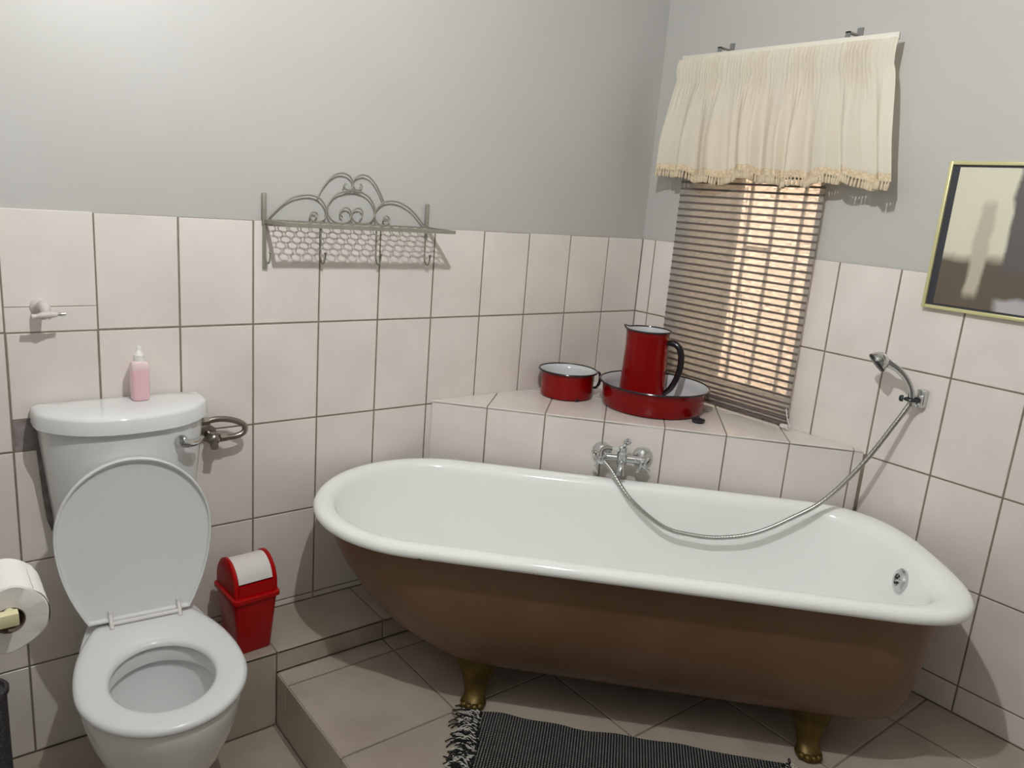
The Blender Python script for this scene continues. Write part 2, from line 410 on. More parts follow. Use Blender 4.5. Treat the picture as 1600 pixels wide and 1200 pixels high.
xs = [0.0] + [-(0.194 + 0.2*k) for k in range(13)]; xs[-1] = ROOM_L
for i in range(len(xs)-1):
    x1, x0 = xs[i], xs[i+1]
    for r in range(5):
        z0, z1 = ROWS[r], ROWS[r+1]
        if z1 <= ZL and x0 > -0.99: continue
        if r == 0 and x1 > -1.80:
            tile_poly(rect_back(max(x0, -1.80), x1, ZB, z1, 0.003), (0,-1,0), wall_back); continue
        if abs(x0 + 2.194) < 0.01 and r == 4:            # cracked tile behind the bib tap
            tile_poly(rect_back(x0, x1, z0, 1.2252, 0.0022), (0,-1,0), wall_back); tile_poly(rect_back(x0, x1, 1.2245, z1, 0.0022), (0,-1,0), wall_back); continue
        if abs(x0 + 2.194) < 0.01 and r == 3:            # cut short beside the cistern: bare cement below
            tile_poly(rect_back(x0, x1, 0.944, z1), (0,-1,0), wall_back)
            MB().box((x0+0.004, 0.0008, z0), (x1, 0.01, 0.944)).build('cement_patch', 'render', wall_back); continue
        if abs(x0 + 2.194) < 0.01 and r == 2:            # broken tile: a hole beside the cistern
            tile_poly([(-2.192,0,z0+.002), (-1.997,0,z0+.002), (-1.997,0,0.628), (-2.105,0,0.626), (-2.124,0,0.636), (-2.134,0,0.67), (-2.139,0,0.75), (-2.146,0,z1-.002), (-2.192,0,z1-.002)], (0,-1,0), wall_back, ch=0.0008)
            MB().box((-2.15, 0.0009, 0.62), (x1, 0.01, z0+0.3)).build('cement_patch', 'render', wall_back); continue
        if r == 4 and z1 > 1.4: z1 += random.uniform(-0.001, 0.001)
        tile_poly(rect_back(x0, x1, z0, z1), (0,-1,0), wall_back)
ys = [0.0, -0.0662, WY0, None, WY1, -0.8527] + [-0.8527-0.2*k for k in range(1, 21)] + [ROOM_F]
for i in range(len(ys)-1):
    a, b = ys[i], ys[i+1]
    if a is None or b is None: continue
    for r in range(5):
        z0, z1 = ROWS[r], ROWS[r+1]
        if z1 <= ZL and b > -1.06: continue
        if z1 < ZP: continue
        tile_poly(rect_right(a, b, max(z0, ZP), z1), (-1,0,0), wall_right)
for a, b in ((WY0, -0.466), (-0.466, -0.666), (-0.666, WY1)):
    tile_poly(rect_right(a, b, ROWS[3], WZ0), (-1,0,0), wall_right)

# lower floor tiles
def floor_tiles(xb, yb, z, parent, skip=None):
    for i in range(len(xb)-1):
        for j in range(len(yb)-1):
            x0, x1 = sorted((xb[i], xb[i+1])); y0, y1 = sorted((yb[j], yb[j+1])); h = 0.0032
            if skip and skip(x0, x1, y0, y1): continue
            tile_poly([(x0+h,y0+h,z),(x1-h,y0+h,z),(x1-h,y1-h,z),(x0+h,y1-h,z)], (0,0,1), parent, 'floor_tile')
floor_tiles([-1.618, -1.963, -2.308, ROOM_L], [0.0, -0.235, -0.58, -0.925, -1.27, -1.615, -1.96, -2.305, -2.65, -2.995, -3.34, -3.685, -4.03, -4.375, -4.72, ROOM_F], 0.0, floor)
MB().box((ROOM_L, 0, -0.006), (-1.61, ROOM_F, -0.0025)).build('grout', 'grout', floor)

# raised platform under the bath
XP = -1.61
plat = struct('floor_platform', MB().box((XP+0.006, 0.0, 0.0), (0.006, ROOM_F, ZP-0.0025)), 'grout', 'raised beige tiled platform under the bath')
YB = [-0.235, -0.311, -0.655, -1.004, -1.38, -1.73, -2.08, -2.43, -2.78, -3.13, -3.48, -3.83, -4.18, -4.53, ROOM_F]
def under_ledge(x0, x1, y0, y1): return x0/0.978 + y0/1.047 > -1.0
floor_tiles([XP, -1.262, -0.915, -0.556, -0.198, 0.0], YB, ZP, plat, under_ledge)
for j in range(len(YB)-1):
    y1, y0 = YB[j], YB[j+1]; h = 0.002
    tile_poly([(XP, y1-h, 0.002), (XP, y0+h, 0.002), (XP, y0+h, ZP-0.003), (XP, y1-h, ZP-0.003)], (-1,0,0), plat, 'floor_tile')
# low box along the back wall
BX0 = -1.80
box = struct('trim_1', MB().box((BX0+0.006, 0.0, 0.0), (-0.5, -0.229, ZB-0.0025)), 'grout', 'low beige tiled step along the foot of the back wall')
for x0, x1 in ((BX0, XP), (XP, -1.262), (-1.262, -0.915), (-0.915, -0.6)):
    h = 0.002
    tile_poly([(x0+h,-0.235,ZB),(x1-h,-0.235,ZB),(x1-h,-h,ZB),(x0+h,-h,ZB)], (0,0,1), box, 'floor_tile')
    zb = 0.002 if x1 <= XP else ZP+0.002
    tile_poly([(x0+h,-0.235,zb),(x1-h,-0.235,zb),(x1-h,-0.235,ZB-0.003),(x0+h,-0.235,ZB-0.003)], (0,-1,0), box, 'floor_tile')
tile_poly([(BX0,-0.233,0.002),(BX0,-0.002,0.002),(BX0,-0.002,ZB-0.003),(BX0,-0.233,ZB-0.003)], (-1,0,0), box, 'floor_tile')

# diagonal tiled ledge across the corner
L0 = Vector((-0.978, 0, 0)); U = Vector((0.6826, -0.7308, 0)); V = Vector((-0.7308, -0.6826, 0)); UL = 1.4327
UC, WC = 0.6676, 0.7147
def LP(u, w, z): return L0 + U*u - V*w + Vector((0, 0, z))
led = MB().prism([LP(0.008, 0.0025, 0.0), LP(UL-0.008, 0.0025, 0.0), LP(UC, WC, 0.0)], (0, 0, ZL-0.0025))
ledge = struct('trim_2', led, 'grout', 'diagonal cream tiled ledge across the corner under the window')
def wmax(u): return u*WC/UC if u < UC else (UL-u)*WC/(UL-UC)
ub = [0.0] + [0.2*k for k in range(1, 8)] + [UL]
for i in range(len(ub)-1):
    a, b = ub[i]+0.002, ub[i+1]-0.002
    if i == 0: a = 0.007
    for z0, z1 in ((ZP+0.1, ZL-0.303), (ZL-0.3, ZL-0.003)):
        tile_poly([LP(a,0,z0), LP(b,0,z0), LP(b,0,z1), LP(a,0,z1)], V, ledge)
    lo = 0.0; cuts = [0.0, 0.3, 0.6, 0.9]
    for q in range(3):
        w0, w1 = cuts[q]+(0.002 if q else 0.0), cuts[q+1]-0.002
        # clip strip to the triangle
        us = [a + (b-a)*t/24 for t in range(25)]
        if a < UC < b: us.append(UC); us.sort()
        top = [(u, min(w1, wmax(u)-0.003)) for u in us]
        ok = [(u, w) for u, w in top if w > w0 + 0.003]
        if len(ok) < 2: continue
        keep = [ok[0]]
        for k in range(1, len(ok)-1):
            s1 = (ok[k][1]-ok[k-1][1])/max(1e-9, ok[k][0]-ok[k-1][0]); s2 = (ok[k+1][1]-ok[k][1])/max(1e-9, ok[k+1][0]-ok[k][0])
            if abs(s1-s2) > 1e-3: keep.append(ok[k])
        keep.append(ok[-1])
        poly = [LP(ok[0][0], w0, ZL), LP(ok[-1][0], w0, ZL)] + [LP(u, w, ZL) for u, w in reversed(keep)]
        tile_poly(poly, (0,0,1), ledge)

# window: reveal, steel frame, panes, burglar bars
win = thing('window_1', None, None, (0.2, -0.5, WZ0)); win['kind'] = 'structure'; win['label'] = 'narrow window in a deep reveal behind the woven blind'
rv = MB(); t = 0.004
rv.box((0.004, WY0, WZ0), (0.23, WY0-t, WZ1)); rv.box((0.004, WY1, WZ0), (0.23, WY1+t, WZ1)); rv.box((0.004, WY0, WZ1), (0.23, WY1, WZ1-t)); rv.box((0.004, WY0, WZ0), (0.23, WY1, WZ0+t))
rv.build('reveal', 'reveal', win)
wf = MB(); fx0, fx1 = 0.20, 0.225
wf.box((fx0, WY0-0.004, WZ0+0.004), (fx1, WY0-0.03, WZ1-0.004)); wf.box((fx0, WY1+0.004, WZ0+0.004), (fx1, WY1+0.03, WZ1-0.004))
wf.box((fx0, WY0, WZ0+0.004), (fx1, WY1, WZ0+0.02)); wf.box((fx0, WY0, WZ1-0.004), (fx1, WY1, WZ1-0.03))
wf.build('window_frame', 'bar_paint', win)
for z0, z1 in ((WZ0+0.02, WZ1-0.03),):
    MB().box((0.212, WY0-0.03, z0), (0.216, WY1+0.03, z1)).build('pane', 'glass', win)
for y in (-0.357, -0.467, -0.581, -0.69):
    MB().box((0.178, y-0.006, WZ0+0.004), (0.186, y+0.006, WZ1-0.004)).build('burglar_bar', 'bar_paint', win)
MB().box((0.179, -0.357, 1.456), (0.185, -0.467, 1.468)).build('burglar_bar', 'bar_paint', win)
struct('wall_outside', MB().box((2.2, 3.0, -0.3), (2.4, -3.5, 4.0)), 'brick')
struct('ground_outside', MB().box((0.24, 3.0, -0.3), (2.2, -3.5, -0.2)), 'outside_ground')

# ------------------------------------------------------------------ ceiling lamp (out of frame, the room's light)
lampt = thing('ceiling_lamp', 'small bare bulb hanging on a short white ceiling cord', 'lamp', (LAMP_POS.x, LAMP_POS.y, CEIL))
LH = CEIL - LAMP_POS.z - LAMP_LEN/2
MB().lathe([(0.05, 0), (0.05, 0.012), (0.012, 0.022), (0.004, 0.03), (0.004, LH-0.06), (0.018, LH-0.055), (0.018, LH-0.002), (0.0, LH-0.002)], (LAMP_POS.x, LAMP_POS.y, CEIL), (0,0,-1), 24, True).build('lamp_holder', 'white_plastic', lampt)
MB().lathe([(0.0, -LAMP_LEN/2-LAMP_R*0.8), (LAMP_R*0.7, -LAMP_LEN/2-LAMP_R*0.55), (LAMP_R, -LAMP_LEN/2), (LAMP_R, LAMP_LEN/2), (0.0, LAMP_LEN/2+0.001)], LAMP_POS, (0,0,1), 20, True, True).build('bulb', 'bulb', lampt)

# ------------------------------------------------------------------ bath
BANG = math.atan2(U.y, U.x) + 0.026      # V points to the room; v falls slightly with u
BC = L0 + U*0.675 + V*0.398
bath = thing('bath', 'white enamel claw-foot bath with brown painted outside', 'bathtub', (BC.x, BC.y, ZP), BANG)
# local frame: +x towards the overflow end, -y towards the room
def outline(ih, it, iw, z, n=96):
    b = 0.357 - iw; s0 = -0.89 + ih; s1 = 0.89 - it
    ah = b*1.04; at = b*0.84; pts = []
    for k in range(n):
        t = 2*PI*k/n; c, s = math.cos(t), math.sin(t); e = 2/2.9 if c > 0 else 2/2.08
        x = math.copysign(abs(c)**e, c); y = math.copysign(abs(s)**e, s)*b
        x = (s1 - at) + x*at if c > 0 else (s0 + ah) + x*ah
        x -= 0.10*y*max(0.0, min(1.0, (x-0.35)/0.35))     # the overflow end is cut a little askew
        pts.append((x, y, z - ZP))
    return pts
RIM = 0.700
rings = [outline(d, d*(1+0.35*max(0,(d-0.03)/0.035)) if d > 0.03 and z > RIM-0.03 or d > 0.05 else (0.055 if d > 0.03 else d), d, z) for d, z in ((0.034, RIM-0.030), (0.012, RIM-0.034), (0.003, RIM-0.029), (0.0, RIM-0.021), (0.002, RIM-0.012), (0.007, RIM-0.005), (0.016, RIM-0.001), (0.028, RIM), (0.042, RIM-0.002), (0.052, RIM-0.007), (0.060, RIM-0.017), (0.065, RIM-0.036))]
rings += [outline(*a) for a in ((0.085,0.098,0.070,0.61), (0.125,0.106,0.078,0.54), (0.19,0.115,0.092,0.46), (0.28,0.128,0.115,0.39), (0.37,0.15,0.145,0.35), (0.46,0.175,0.185,0.332), (0.56,0.24,0.235,0.325), (0.72,0.42,0.31,0.322))]
mb = MB().loft(rings, False, True); mb.build('basin', 'enamel', bath, angle=60, inv=False)
rings = [outline(*a) for a in ((0.030,0.055,0.030,RIM-0.031), (0.045,0.060,0.04,0.63), (0.085,0.067,0.05,0.55), (0.14,0.074,0.062,0.47), (0.22,0.083,0.082,0.39), (0.31,0.094,0.108,0.335), (0.40,0.112,0.14,0.308), (0.50,0.145,0.18,0.297), (0.60,0.21,0.23,0.293), (0.75,0.42,0.31,0.291))]
MB().loft(rings, False, True).build('outer_shell', 'bath_paint', bath, angle=60, inv=False)
def foot(s, sign):
    mb = MB(); z = lambda v: v - ZP; rings = []
    # half flared bracket, narrowing to an ankle, then a ball-and-claw
    for (w, d, tt, zz) in ((0.078,0.022,0.168,0.318), (0.070,0.025,0.172,0.300), (0.055,0.026,0.176,0.278), (0.042,0.026,0.180,0.250), (0.034,0.025,0.186,0.222), (0.029,0.024,0.194,0.204), (0.032,0.029,0.204,0.196), (0.037,0.034,0.210,0.186), (0.033,0.032,0.212,0.176)):
        rings.append([(s + w*math.cos(2*PI*k/20), sign*(-tt) + d*math.sin(2*PI*k/20), z(zz)) for k in range(20)])
    mb.loft(rings)
    for a in (-0.9, -0.3, 0.3, 0.9):
        mb.sphere((s + 0.028*math.sin(a), sign*(-0.213 - 0.022*math.cos(a)), z(0.185)), 0.0115, 10, 6, (1, 1.2, 0.95))
    mb.sphere((s, sign*(-0.190), z(0.236)), 0.02, 12, 8, (0.7, 0.9, 1.9))
    mb.build('foot', 'brass', bath, angle=50, inv=False)
for s in (-0.355, 0.565):
    for sg in (1, -1): foot(s, sg)
# overflow rose on the end wall, waste in the bottom
ov = MB(); oc = Vector((0.792, -0.006, 0.622 - ZP)); oax = Vector((-1, 0, 0.18))
ov.lathe([(0.034, -0.006), (0.034, 0.003), (0.030, 0.008), (0.018, 0.010), (0.017, 0.005), (0.0, 0.005)], oc, oax, 28, True)
ovo = ov.build('overflow', 'chrome', bath, inv=False)
holes = MB(); ax = oax.normalized(); e1 = Vector((0,1,0)); e2 = ax.cross(e1)
for k in range(5):
    p = oc + ax*0.006 + e1*0.0105*math.cos(k*2*PI/5) + e2*0.0105*math.sin(k*2*PI/5); holes.cyl(p, p+ax*0.0012, 0.0036, 10)
holes.build('overflow_holes', 'rubber', ovo, inv=False)
MB().lathe([(0.03, -0.002), (0.03, 0.003), (0.022, 0.004), (0.02, 0.0), (0.0, 0.0)], (0.5, 0, 0.325-ZP), (0,0,1), 24, True).build('waste', 'chrome', bath, inv=False)
for (s, d, z, r) in ((-0.50, 0.352, 0.672, 0.006), (-0.21, 0.353, 0.674, 0.004)):
    MB().sphere((s, -d, z-ZP), r, 8, 5, (1.4, 0.5, 0.7)).build('enamel_chip', 'rubber', bath, inv=False)

# ------------------------------------------------------------------ bath mixer on the ledge face
FA = math.atan2(U.y, U.x)
FC = LP(0.67, 0, 0.769)
fau = thing('bath_mixer_tap', 'chrome bath mixer tap with two cross handles on tiled ledge', 'tap', tuple(FC), FA)
# local: x along the ledge (to the right), -y out to the room, z up
for sx in (-1, 1):
    MB().lathe([(0.034, 0), (0.034, 0.005), (0.031, 0.014), (0.024, 0.022), (0.015, 0.027), (0.013, 0.03), (0.013, 0.055), (0.0, 0.055)], (sx*0.068, 0, 0), (0,-1,0), 28, True).build('escutcheon', 'chrome', fau, inv=False)
b = MB(); b.cyl((-0.072, -0.05, 0.0), (0.072, -0.05, 0.0), 0.0125, 20); b.sphere((-0.072,-0.05,0), 0.0125, 14, 8); b.sphere((0.072,-0.05,0), 0.0125, 14, 8)
b.lathe([(0.014,-0.022),(0.017,-0.016),(0.017,0.02),(0.013,0.024),(0.013,0.036),(0.015,0.04),(0.0,0.044)], (0,-0.055,0.0), (0,0,1), 24, True)
b.build('mixer_body', 'chrome', fau, inv=False)
MB().tube([(0,-0.055,-0.01),(0,-0.075,-0.014),(0,-0.092,-0.024),(0,-0.098,-0.044)], [0.013,0.0125,0.0125,0.0135], 16, sm=5).build('spout', 'chrome', fau, inv=False)
k = MB(); k.cyl((0,-0.055,0.036),(0.008,-0.062,0.056),0.006,12); k.tube([(0.004,-0.07,0.066),(0.012,-0.066,0.07),(0.02,-0.06,0.064),(0.016,-0.056,0.054),(0.006,-0.06,0.054)],0.0045,10,sm=4,closed=True); k.sphere((0.012,-0.062,0.062),0.008,12,8)
k.build('diverter_knob', 'chrome', fau, inv=False)
for sx in (-1, 1):
    h = MB(); hc = Vector((sx*0.068, -0.078, -0.006)); h.lathe([(0.011,-0.02),(0.012,0.0),(0.010,0.008),(0.0,0.011)], hc, (0,-1,-0.15), 18, True)
    for q in range(4):
        a = PI/4 + q*PI/2 + 0.2; d = Vector((math.cos(a), 0, math.sin(a))); h.tube([hc, hc+d*0.014, hc+d*0.026], [0.005,0.0038,0.0048], 10, sm=2); h.sphere(hc+d*0.027, 0.0052, 10, 6)
    h.build('cross_handle', 'chrome', fau, inv=False)
MB().cyl((-0.008,-0.055,0.03), (-0.034,-0.056,0.031), 0.008, 6).build('hose_nut', 'chrome', fau, inv=False)

# ------------------------------------------------------------------ hand shower, hose and its wall holder
def fl(x, y, z): return WM['bath_mixer_tap'] @ Vector((x, y, z))
sh = thing('hand_shower', 'chrome hand shower head hanging in the wall holder with long hose', 'shower', (-0.05, -1.1755, 1.09))
hp = [fl(-0.034,-0.056,0.031), fl(-0.052,-0.057,0.032), fl(-0.066,-0.062,0.024), fl(-0.066,-0.07,0.0), (-0.603,-0.526,0.735), (-0.584,-0.605,0.659), (-0.526,-0.701,0.591), (-0.466,-0.771,0.576), (-0.404,-0.837,0.58), (-0.329,-0.91,0.609), (-0.248,-0.983,0.675), (-0.183,-1.041,0.744), (-0.118,-1.106,0.876), (-0.07,-1.155,1.011), (-0.051,-1.1755,1.072)]
HP = smooth([Vector(p) for p in hp], 34)
RR = [0.0074 if (i % 3) else 0.0066 for i in range(len(HP))]
MB().tube(HP, RR, 10).build('shower_hose', 'hose', sh, angle=80)
hd = [(-0.050,-1.1760,1.066), (-0.050,-1.1755,1.092), (-0.054,-1.170,1.118), (-0.063,-1.156,1.145), (-0.076,-1.136,1.168), (-0.092,-1.112,1.184), (-0.104,-1.094,1.190)]
MB().tube(hd, [0.0085,0.0095,0.0095,0.0095,0.0105,0.013,0.016], 16, sm=6).build('shower_handle', 'chrome', sh, angle=60)
hc = Vector((-0.106, -1.090, 1.189)); hax = Vector((-0.50, 0.55, -0.66)).normalized()
MB().lathe([(0.006,-0.024),(0.017,-0.02),(0.026,-0.010),(0.031,0.002),(0.032,0.010)], hc, hax, 28, True, True).build('shower_head', 'chrome', sh, angle=50)
MB().lathe([(0.0325,0.009),(0.0325,0.014),(0.029,0.0165),(0.0,0.0165)], hc, hax, 28, True).build('spray_face', 'black_plastic', sh)
hold = thing('shower_holder', 'chrome shower holder bracket screwed to the right wall tiles', 'bracket', (0, -1.185, 1.085))
bk = MB(); bk.box((-0.024,-1.202,1.062), (-0.0005,-1.176,1.115), 0.003)
bk.box((-0.036,-1.20,1.07),(-0.02,-1.182,1.10),0.003); bk.build('wall_bracket', 'chrome', hold)
cl = MB(); cl.torus((-0.050,-1.1755,1.085),(0,0,1),0.0155,0.0045,20,8); cl.cyl((-0.040,-1.186,1.085),(-0.030,-1.191,1.085),0.009,12); cl.build('clip_ring','black_plastic',hold)
kn = MB(); kn.lathe([(0.010,0),(0.0095,0.008),(0.006,0.011),(0.0,0.012)], (-0.060,-1.157,1.085), (-0.5,0.86,0), 16, True); kn.build('clip_knob','black_plastic',hold)

# ------------------------------------------------------------------ enamelware on the ledge
def enamel(name, label, x, y, z, prof, inner, rim_r, rim_z, group, spout=None):
    t = thing(name, label, name.split('_')[-1], (x, y, z), 0, group)
    df = None
    if spout is not None:
        def df(p, th, r, h):
            d = (math.atan2(math.sin(th-spout), math.cos(th-spout))); w = math.exp(-(d/0.22)**2)*max(0.0, min(1.0, (h-(rim_z-0.05))/0.05))**1.5
            c = Vector((0,0,p.z)); rad = Vector((p.x, p.y, 0)); return Vector((rad.x*(1+0.10*w), rad.y*(1+0.10*w), p.z + 0.008*w))
    MB().lathe(prof, (0,0,0), (0,0,1), 48, True, False, df).build('body', 'red_enamel', t, inv=False)
    MB().lathe(inner, (0,0,0), (0,0,1), 48, True, False, df).build('lining', 'white_enamel', t, inv=False)
    ring = []
    for k in range(64):
        a = 2*PI*k/64; p = Vector((rim_r*math.cos(a), rim_r*math.sin(a), rim_z)); ring.append(df(p, a, rim_r, rim_z) if df else p)
    MB().tube(ring, 0.0034, 8, closed=True).build('rim', 'black_enamel', t, inv=False)
    return t
pot = enamel('chamber_pot', 'small red enamel pot with a loop handle beside the basin', -0.465, -0.130, ZL+0.0005, [(0.0,0.0),(0.086,0.0),(0.094,0.004),(0.097,0.012),(0.097,0.078),(0.099,0.088),(0.107,0.098)], [(0.0,0.004),(0.084,0.004),(0.0935,0.012),(0.0938,0.078),(0.0955,0.088),(0.1055,0.0985)], 0.1075, 0.098, None)
ha = math.radians(-20)
def pol(r, z, a=ha): return (r*math.cos(a), r*math.sin(a), z)
MB().tube([pol(0.1055,0.088),pol(0.118,0.090),pol(0.130,0.08),pol(0.132,0.055),pol(0.124,0.034),pol(0.112,0.029),pol(0.1035,0.03)], 0.0080, 10, sm=5, flat=0.6, up=(-math.sin(ha), math.cos(ha), 0)).build('handle','black_enamel',pot,inv=False)
MB().sphere((-0.03,-0.0925,0.006), 0.007, 8, 6, (1.3,0.5,0.7)).build('enamel_chip','rubber',pot,inv=False)
basin = enamel('wash_basin', 'wide shallow red enamel basin with white lining on the ledge', -0.268, -0.378, ZL+0.0005, [(0.0,0.0),(0.165,0.0),(0.176,0.004),(0.182,0.014),(0.184,0.06),(0.186,0.076),(0.195,0.088)], [(0.0,0.004),(0.162,0.004),(0.173,0.008),(0.178,0.016),(0.1805,0.06),(0.1825,0.076),(0.1935,0.0885)], 0.1955, 0.088, None)
SP = math.radians(124)
jug = enamel('water_jug', 'tall red enamel jug with black handle standing in the basin', -0.232, -0.290, ZL+0.0052, [(0.0,0.0),(0.081,0.0),(0.085,0.004),(0.085,0.012),(0.082,0.10),(0.078,0.20),(0.077,0.245),(0.081,0.262)], [(0.0,0.004),(0.078,0.004),(0.0785,0.10),(0.0742,0.20),(0.0742,0.245),(0.0795,0.2625)], 0.0815, 0.262, None, SP)
ja = math.radians(-66)
MB().tube([pol(0.074,0.222,ja),pol(0.098,0.226,ja),pol(0.124,0.208,ja),pol(0.134,0.165,ja),pol(0.128,0.11,ja),pol(0.108,0.06,ja),pol(0.08,0.03,ja)], [0.0095,0.0115,0.0125,0.0125,0.012,0.0115,0.010], 12, sm=6, flat=0.95, up=(-math.sin(ja), math.cos(ja), 0)).build('handle','black_enamel',jug,inv=False)
pl = thing('bath_plug', 'small black rubber bath plug lying on the ledge', 'plug', (-0.271,-0.592,ZL))
MB().lathe([(0.0,0.0005),(0.019,0.0005),(0.0225,0.008),(0.0235,0.012),(0.0,0.013)], (-0.271,-0.592,ZL), (0,0,1), 24, True).build('stopper','rubber',pl)
MB().torus((-0.271,-0.592,ZL+0.0165),(1,0.3,0),0.0045,0.0016,14,6).build('ring','rubber',pl)

# ------------------------------------------------------------------ woven blind
BY0, BY1, BX = -0.188, -0.777, -0.030
bl = thing('woven_blind', 'woven reed roll-up blind with dark cords hanging over the window', 'blind', (BX, (BY0+BY1)/2, 0.885))
MB().box((BX-0.0008, BY0, 0.905), (BX+0.0008, BY1, 2.06)).build('fabric','blind',bl)
MB().box((BX-0.012, BY0, 2.05), (0.004, BY1, 2.075), 0.002).build('head_rail','rail',bl)
bandm = MB().box((-0.0022, BY0-(BY0+BY1)/2, -0.0036), (0.0022, BY1-(BY0+BY1)/2, 0.0036)).mesh('cord_band'); bandm.materials.append(M['band'])
zs = [0.965 + 0.0248*k for k in range(44)] + [0.947, 0.932, 0.918]
for z in zs:
    if z > 2.045: continue
    o = bpy.data.objects.new('cord_band', bandm); COL.objects.link(o); o.parent = bl; o.location = (-0.0005, 0, z-0.885)
for k in range(3):
    MB().box((BX-0.010-0.003*k, BY0+0.002*k, 0.892+0.011*k), (BX+0.006, BY1-0.002*k, 0.900+0.011*k), 0.002).build('folded_slat','blind' if k % 2 else 'band',bl)
for y, y2 in ((-0.40,-0.40),(-0.43,-0.52),(-0.455,-0.60)):
    MB().tube([(BX+0.006,y,2.0),(BX+0.007,(y*2+y2)/3,1.35),(BX+0.006,y2,0.96)],0.0012,5).build('pull_cord','rail',bl)
cl = MB(); cl.box((BX-0.022,BY1+0.012,0.884),(BX-0.004,BY1-0.018,0.896),0.003); cl.build('cord_cleat','white_plastic',bl)
MB().tube([(BX-0.012,BY1+0.002,0.95),(BX-0.016,BY1-0.012,0.915),(BX-0.02,BY1-0.028,0.892),(BX-0.02,BY1-0.02,0.884),(BX-0.016,BY1,0.888)],0.0018,6,sm=5).build('cord_loop','white_plastic',bl)

# ------------------------------------------------------------------ curtain rail and valance
rail = thing('curtain_rail', 'cream curtain rail on two small steel brackets above window', 'curtain rail', (-0.06, -0.55, 2.118))
MB().box((-0.070,-0.152,2.104),(-0.060,-0.948,2.124),0.001).build('track','rail',rail)
for y in (-0.31,-0.785):
    bk = MB(); bk.box((-0.066,y-0.007,2.118),(-0.060,y+0.007,2.142)); bk.box((-0.066,y-0.007,2.138),(0.0055,y+0.007,2.142)); bk.box((0.003,y-0.01,2.12),(0.0058,y+0.01,2.165)); bk.build('bracket','steel',rail)

def hash1(i): return math.sin(i*127.1 + 3.3)*43758.5453 % 1.0
def folds(s):      # broad irregular gathers, -1..1
    a = math.sin(2*PI*(s*8.3+0.30*math.sin(s*9)))
    return 0.70*math.copysign(abs(a)**0.8, a) + 0.28*math.sin(2*PI*s*15.7+1.3) + 0.18*math.sin(2*PI*s*5.1+0.6)
VT, VH, VB = 2.109, 2.032, 1.712
def val_pt(s, t):
    """s along the rail 0..1 (corner to camera side), t 0 (top) .. 1 (hem)"""
    z = VT + (VB-VT)*t; th = (VT-VH)/(VT-VB)
    ytop = -0.150 - 0.803*s; ybot = -0.135 - 0.885*s
    ph = 2*PI*s*60 + 1.8*math.sin(s*37) + 1.1*math.sin(s*83+1)
    pleat = (0.5+0.5*math.sin(ph))**0.6 * (0.55+0.45*math.sin(s*29+2))       # pencil pleats of uneven depth
    if t < th:
        q = t/th
        x = -0.076 - 0.0140*pleat*(0.45+0.55*math.sin(min(1, q*1.15)*PI)) - 0.003*math.sin(q*PI)
        y = ytop
    else:
        q = (t-th)/(1-th)
        amp = 0.030*min(1, q*1.5)**0.8
        bulge = 0.030*math.sin(min(1.0, q*1.25)*PI*0.55)
        x = -0.072 - 0.0140*pleat*max(0, 1-q*2.2)**1.5 - amp*(folds(s + 0.020*q*math.sin(s*11+1))*0.75 + 0.2) - bulge + 0.012*q*q
        y = ytop + (ybot-ytop)*q**0.7 - 0.020*math.sin(q*PI)*(s-0.5)*0 + 0.007*q*math.cos(2*PI*s*8.3)
        z += 0.010*q*q*math.sin(2*PI*s*2.7+0.5) + 0.006*q*folds(s)
    return Vector((min(x, -0.045), y, z))
NS, NT = 620, 44
val = thing('valance_curtain', 'short gathered cream valance with tasselled hem above the blind', 'curtain', (-0.08, -0.55, VT))
mb = MB(); mb.loft([[val_pt(i/NS, j/NT) for i in range(NS+1)] for j in range(NT+1)], False, False, closed=False); mb.build('gathered_cloth','valance',val,angle=80)
tp = MB(); tp.loft([[val_pt(i/NS, t) + Vector((-0.0022, 0, 0)) for i in range(NS+1)] for t in (0.945, 0.97, 1.0)] + [[val_pt(i/NS, t) + Vector((0.0012, 0, 0)) for i in range(NS+1)] for t in (1.0, 0.945)], False, False, closed=False); tp.build('hem_tape','tape',val,angle=80)
ts = MB().lathe([(0.0016,0.002),(0.0034,-0.003),(0.0024,-0.006),(0.0042,-0.010),(0.0050,-0.025),(0.0036,-0.027)], (0,0,0),(0,0,1),8,True,True).mesh('tassel'); ts.materials.append(M['tassel'])
for i in range(150):
    p = val_pt((i+0.5)/150, 1.0) - Vector(val.location)
    o = bpy.data.objects.new('tassel', ts); COL.objects.link(o); o.parent = val; o.location = p + Vector((-0.001,0,0.001)); o.rotation_euler = (random.uniform(-0.15,0.15), random.uniform(-0.1,0.1), 0)

# ------------------------------------------------------------------ framed print
PX, PY0, PY1, PZ0, PZ1 = -0.016, -1.137, -1.475, 1.357, 1.772
pic = thing('framed_print', 'framed print with pale gold frame and dark mount on wall', 'picture', (PX, PY0, PZ0))
fw = 0.010
fr = MB(); fr.box((PX-0.006,PY0,PZ0),(0.004,PY0-fw,PZ1),0.0015); fr.box((PX-0.006,PY1+fw,PZ0),(0.004,PY1,PZ1),0.0015); fr.box((PX-0.006,PY0-fw,PZ1-fw),(0.004,PY1+fw,PZ1),0.0015); fr.box((PX-0.006,PY0-fw,PZ0),(0.004,PY1+fw,PZ0+fw),0.0015)
fr.build('frame','frame',pic)
MB().box((PX+0.002,PY0-fw,PZ0+fw),(0.003,PY1+fw,PZ1-fw)).build('mount','mount',pic)
MB().box((PX+0.0008,PY0-0.030,PZ0+0.016),(PX+0.003,PY1+0.030,PZ1-0.016)).build('print','print',pic)

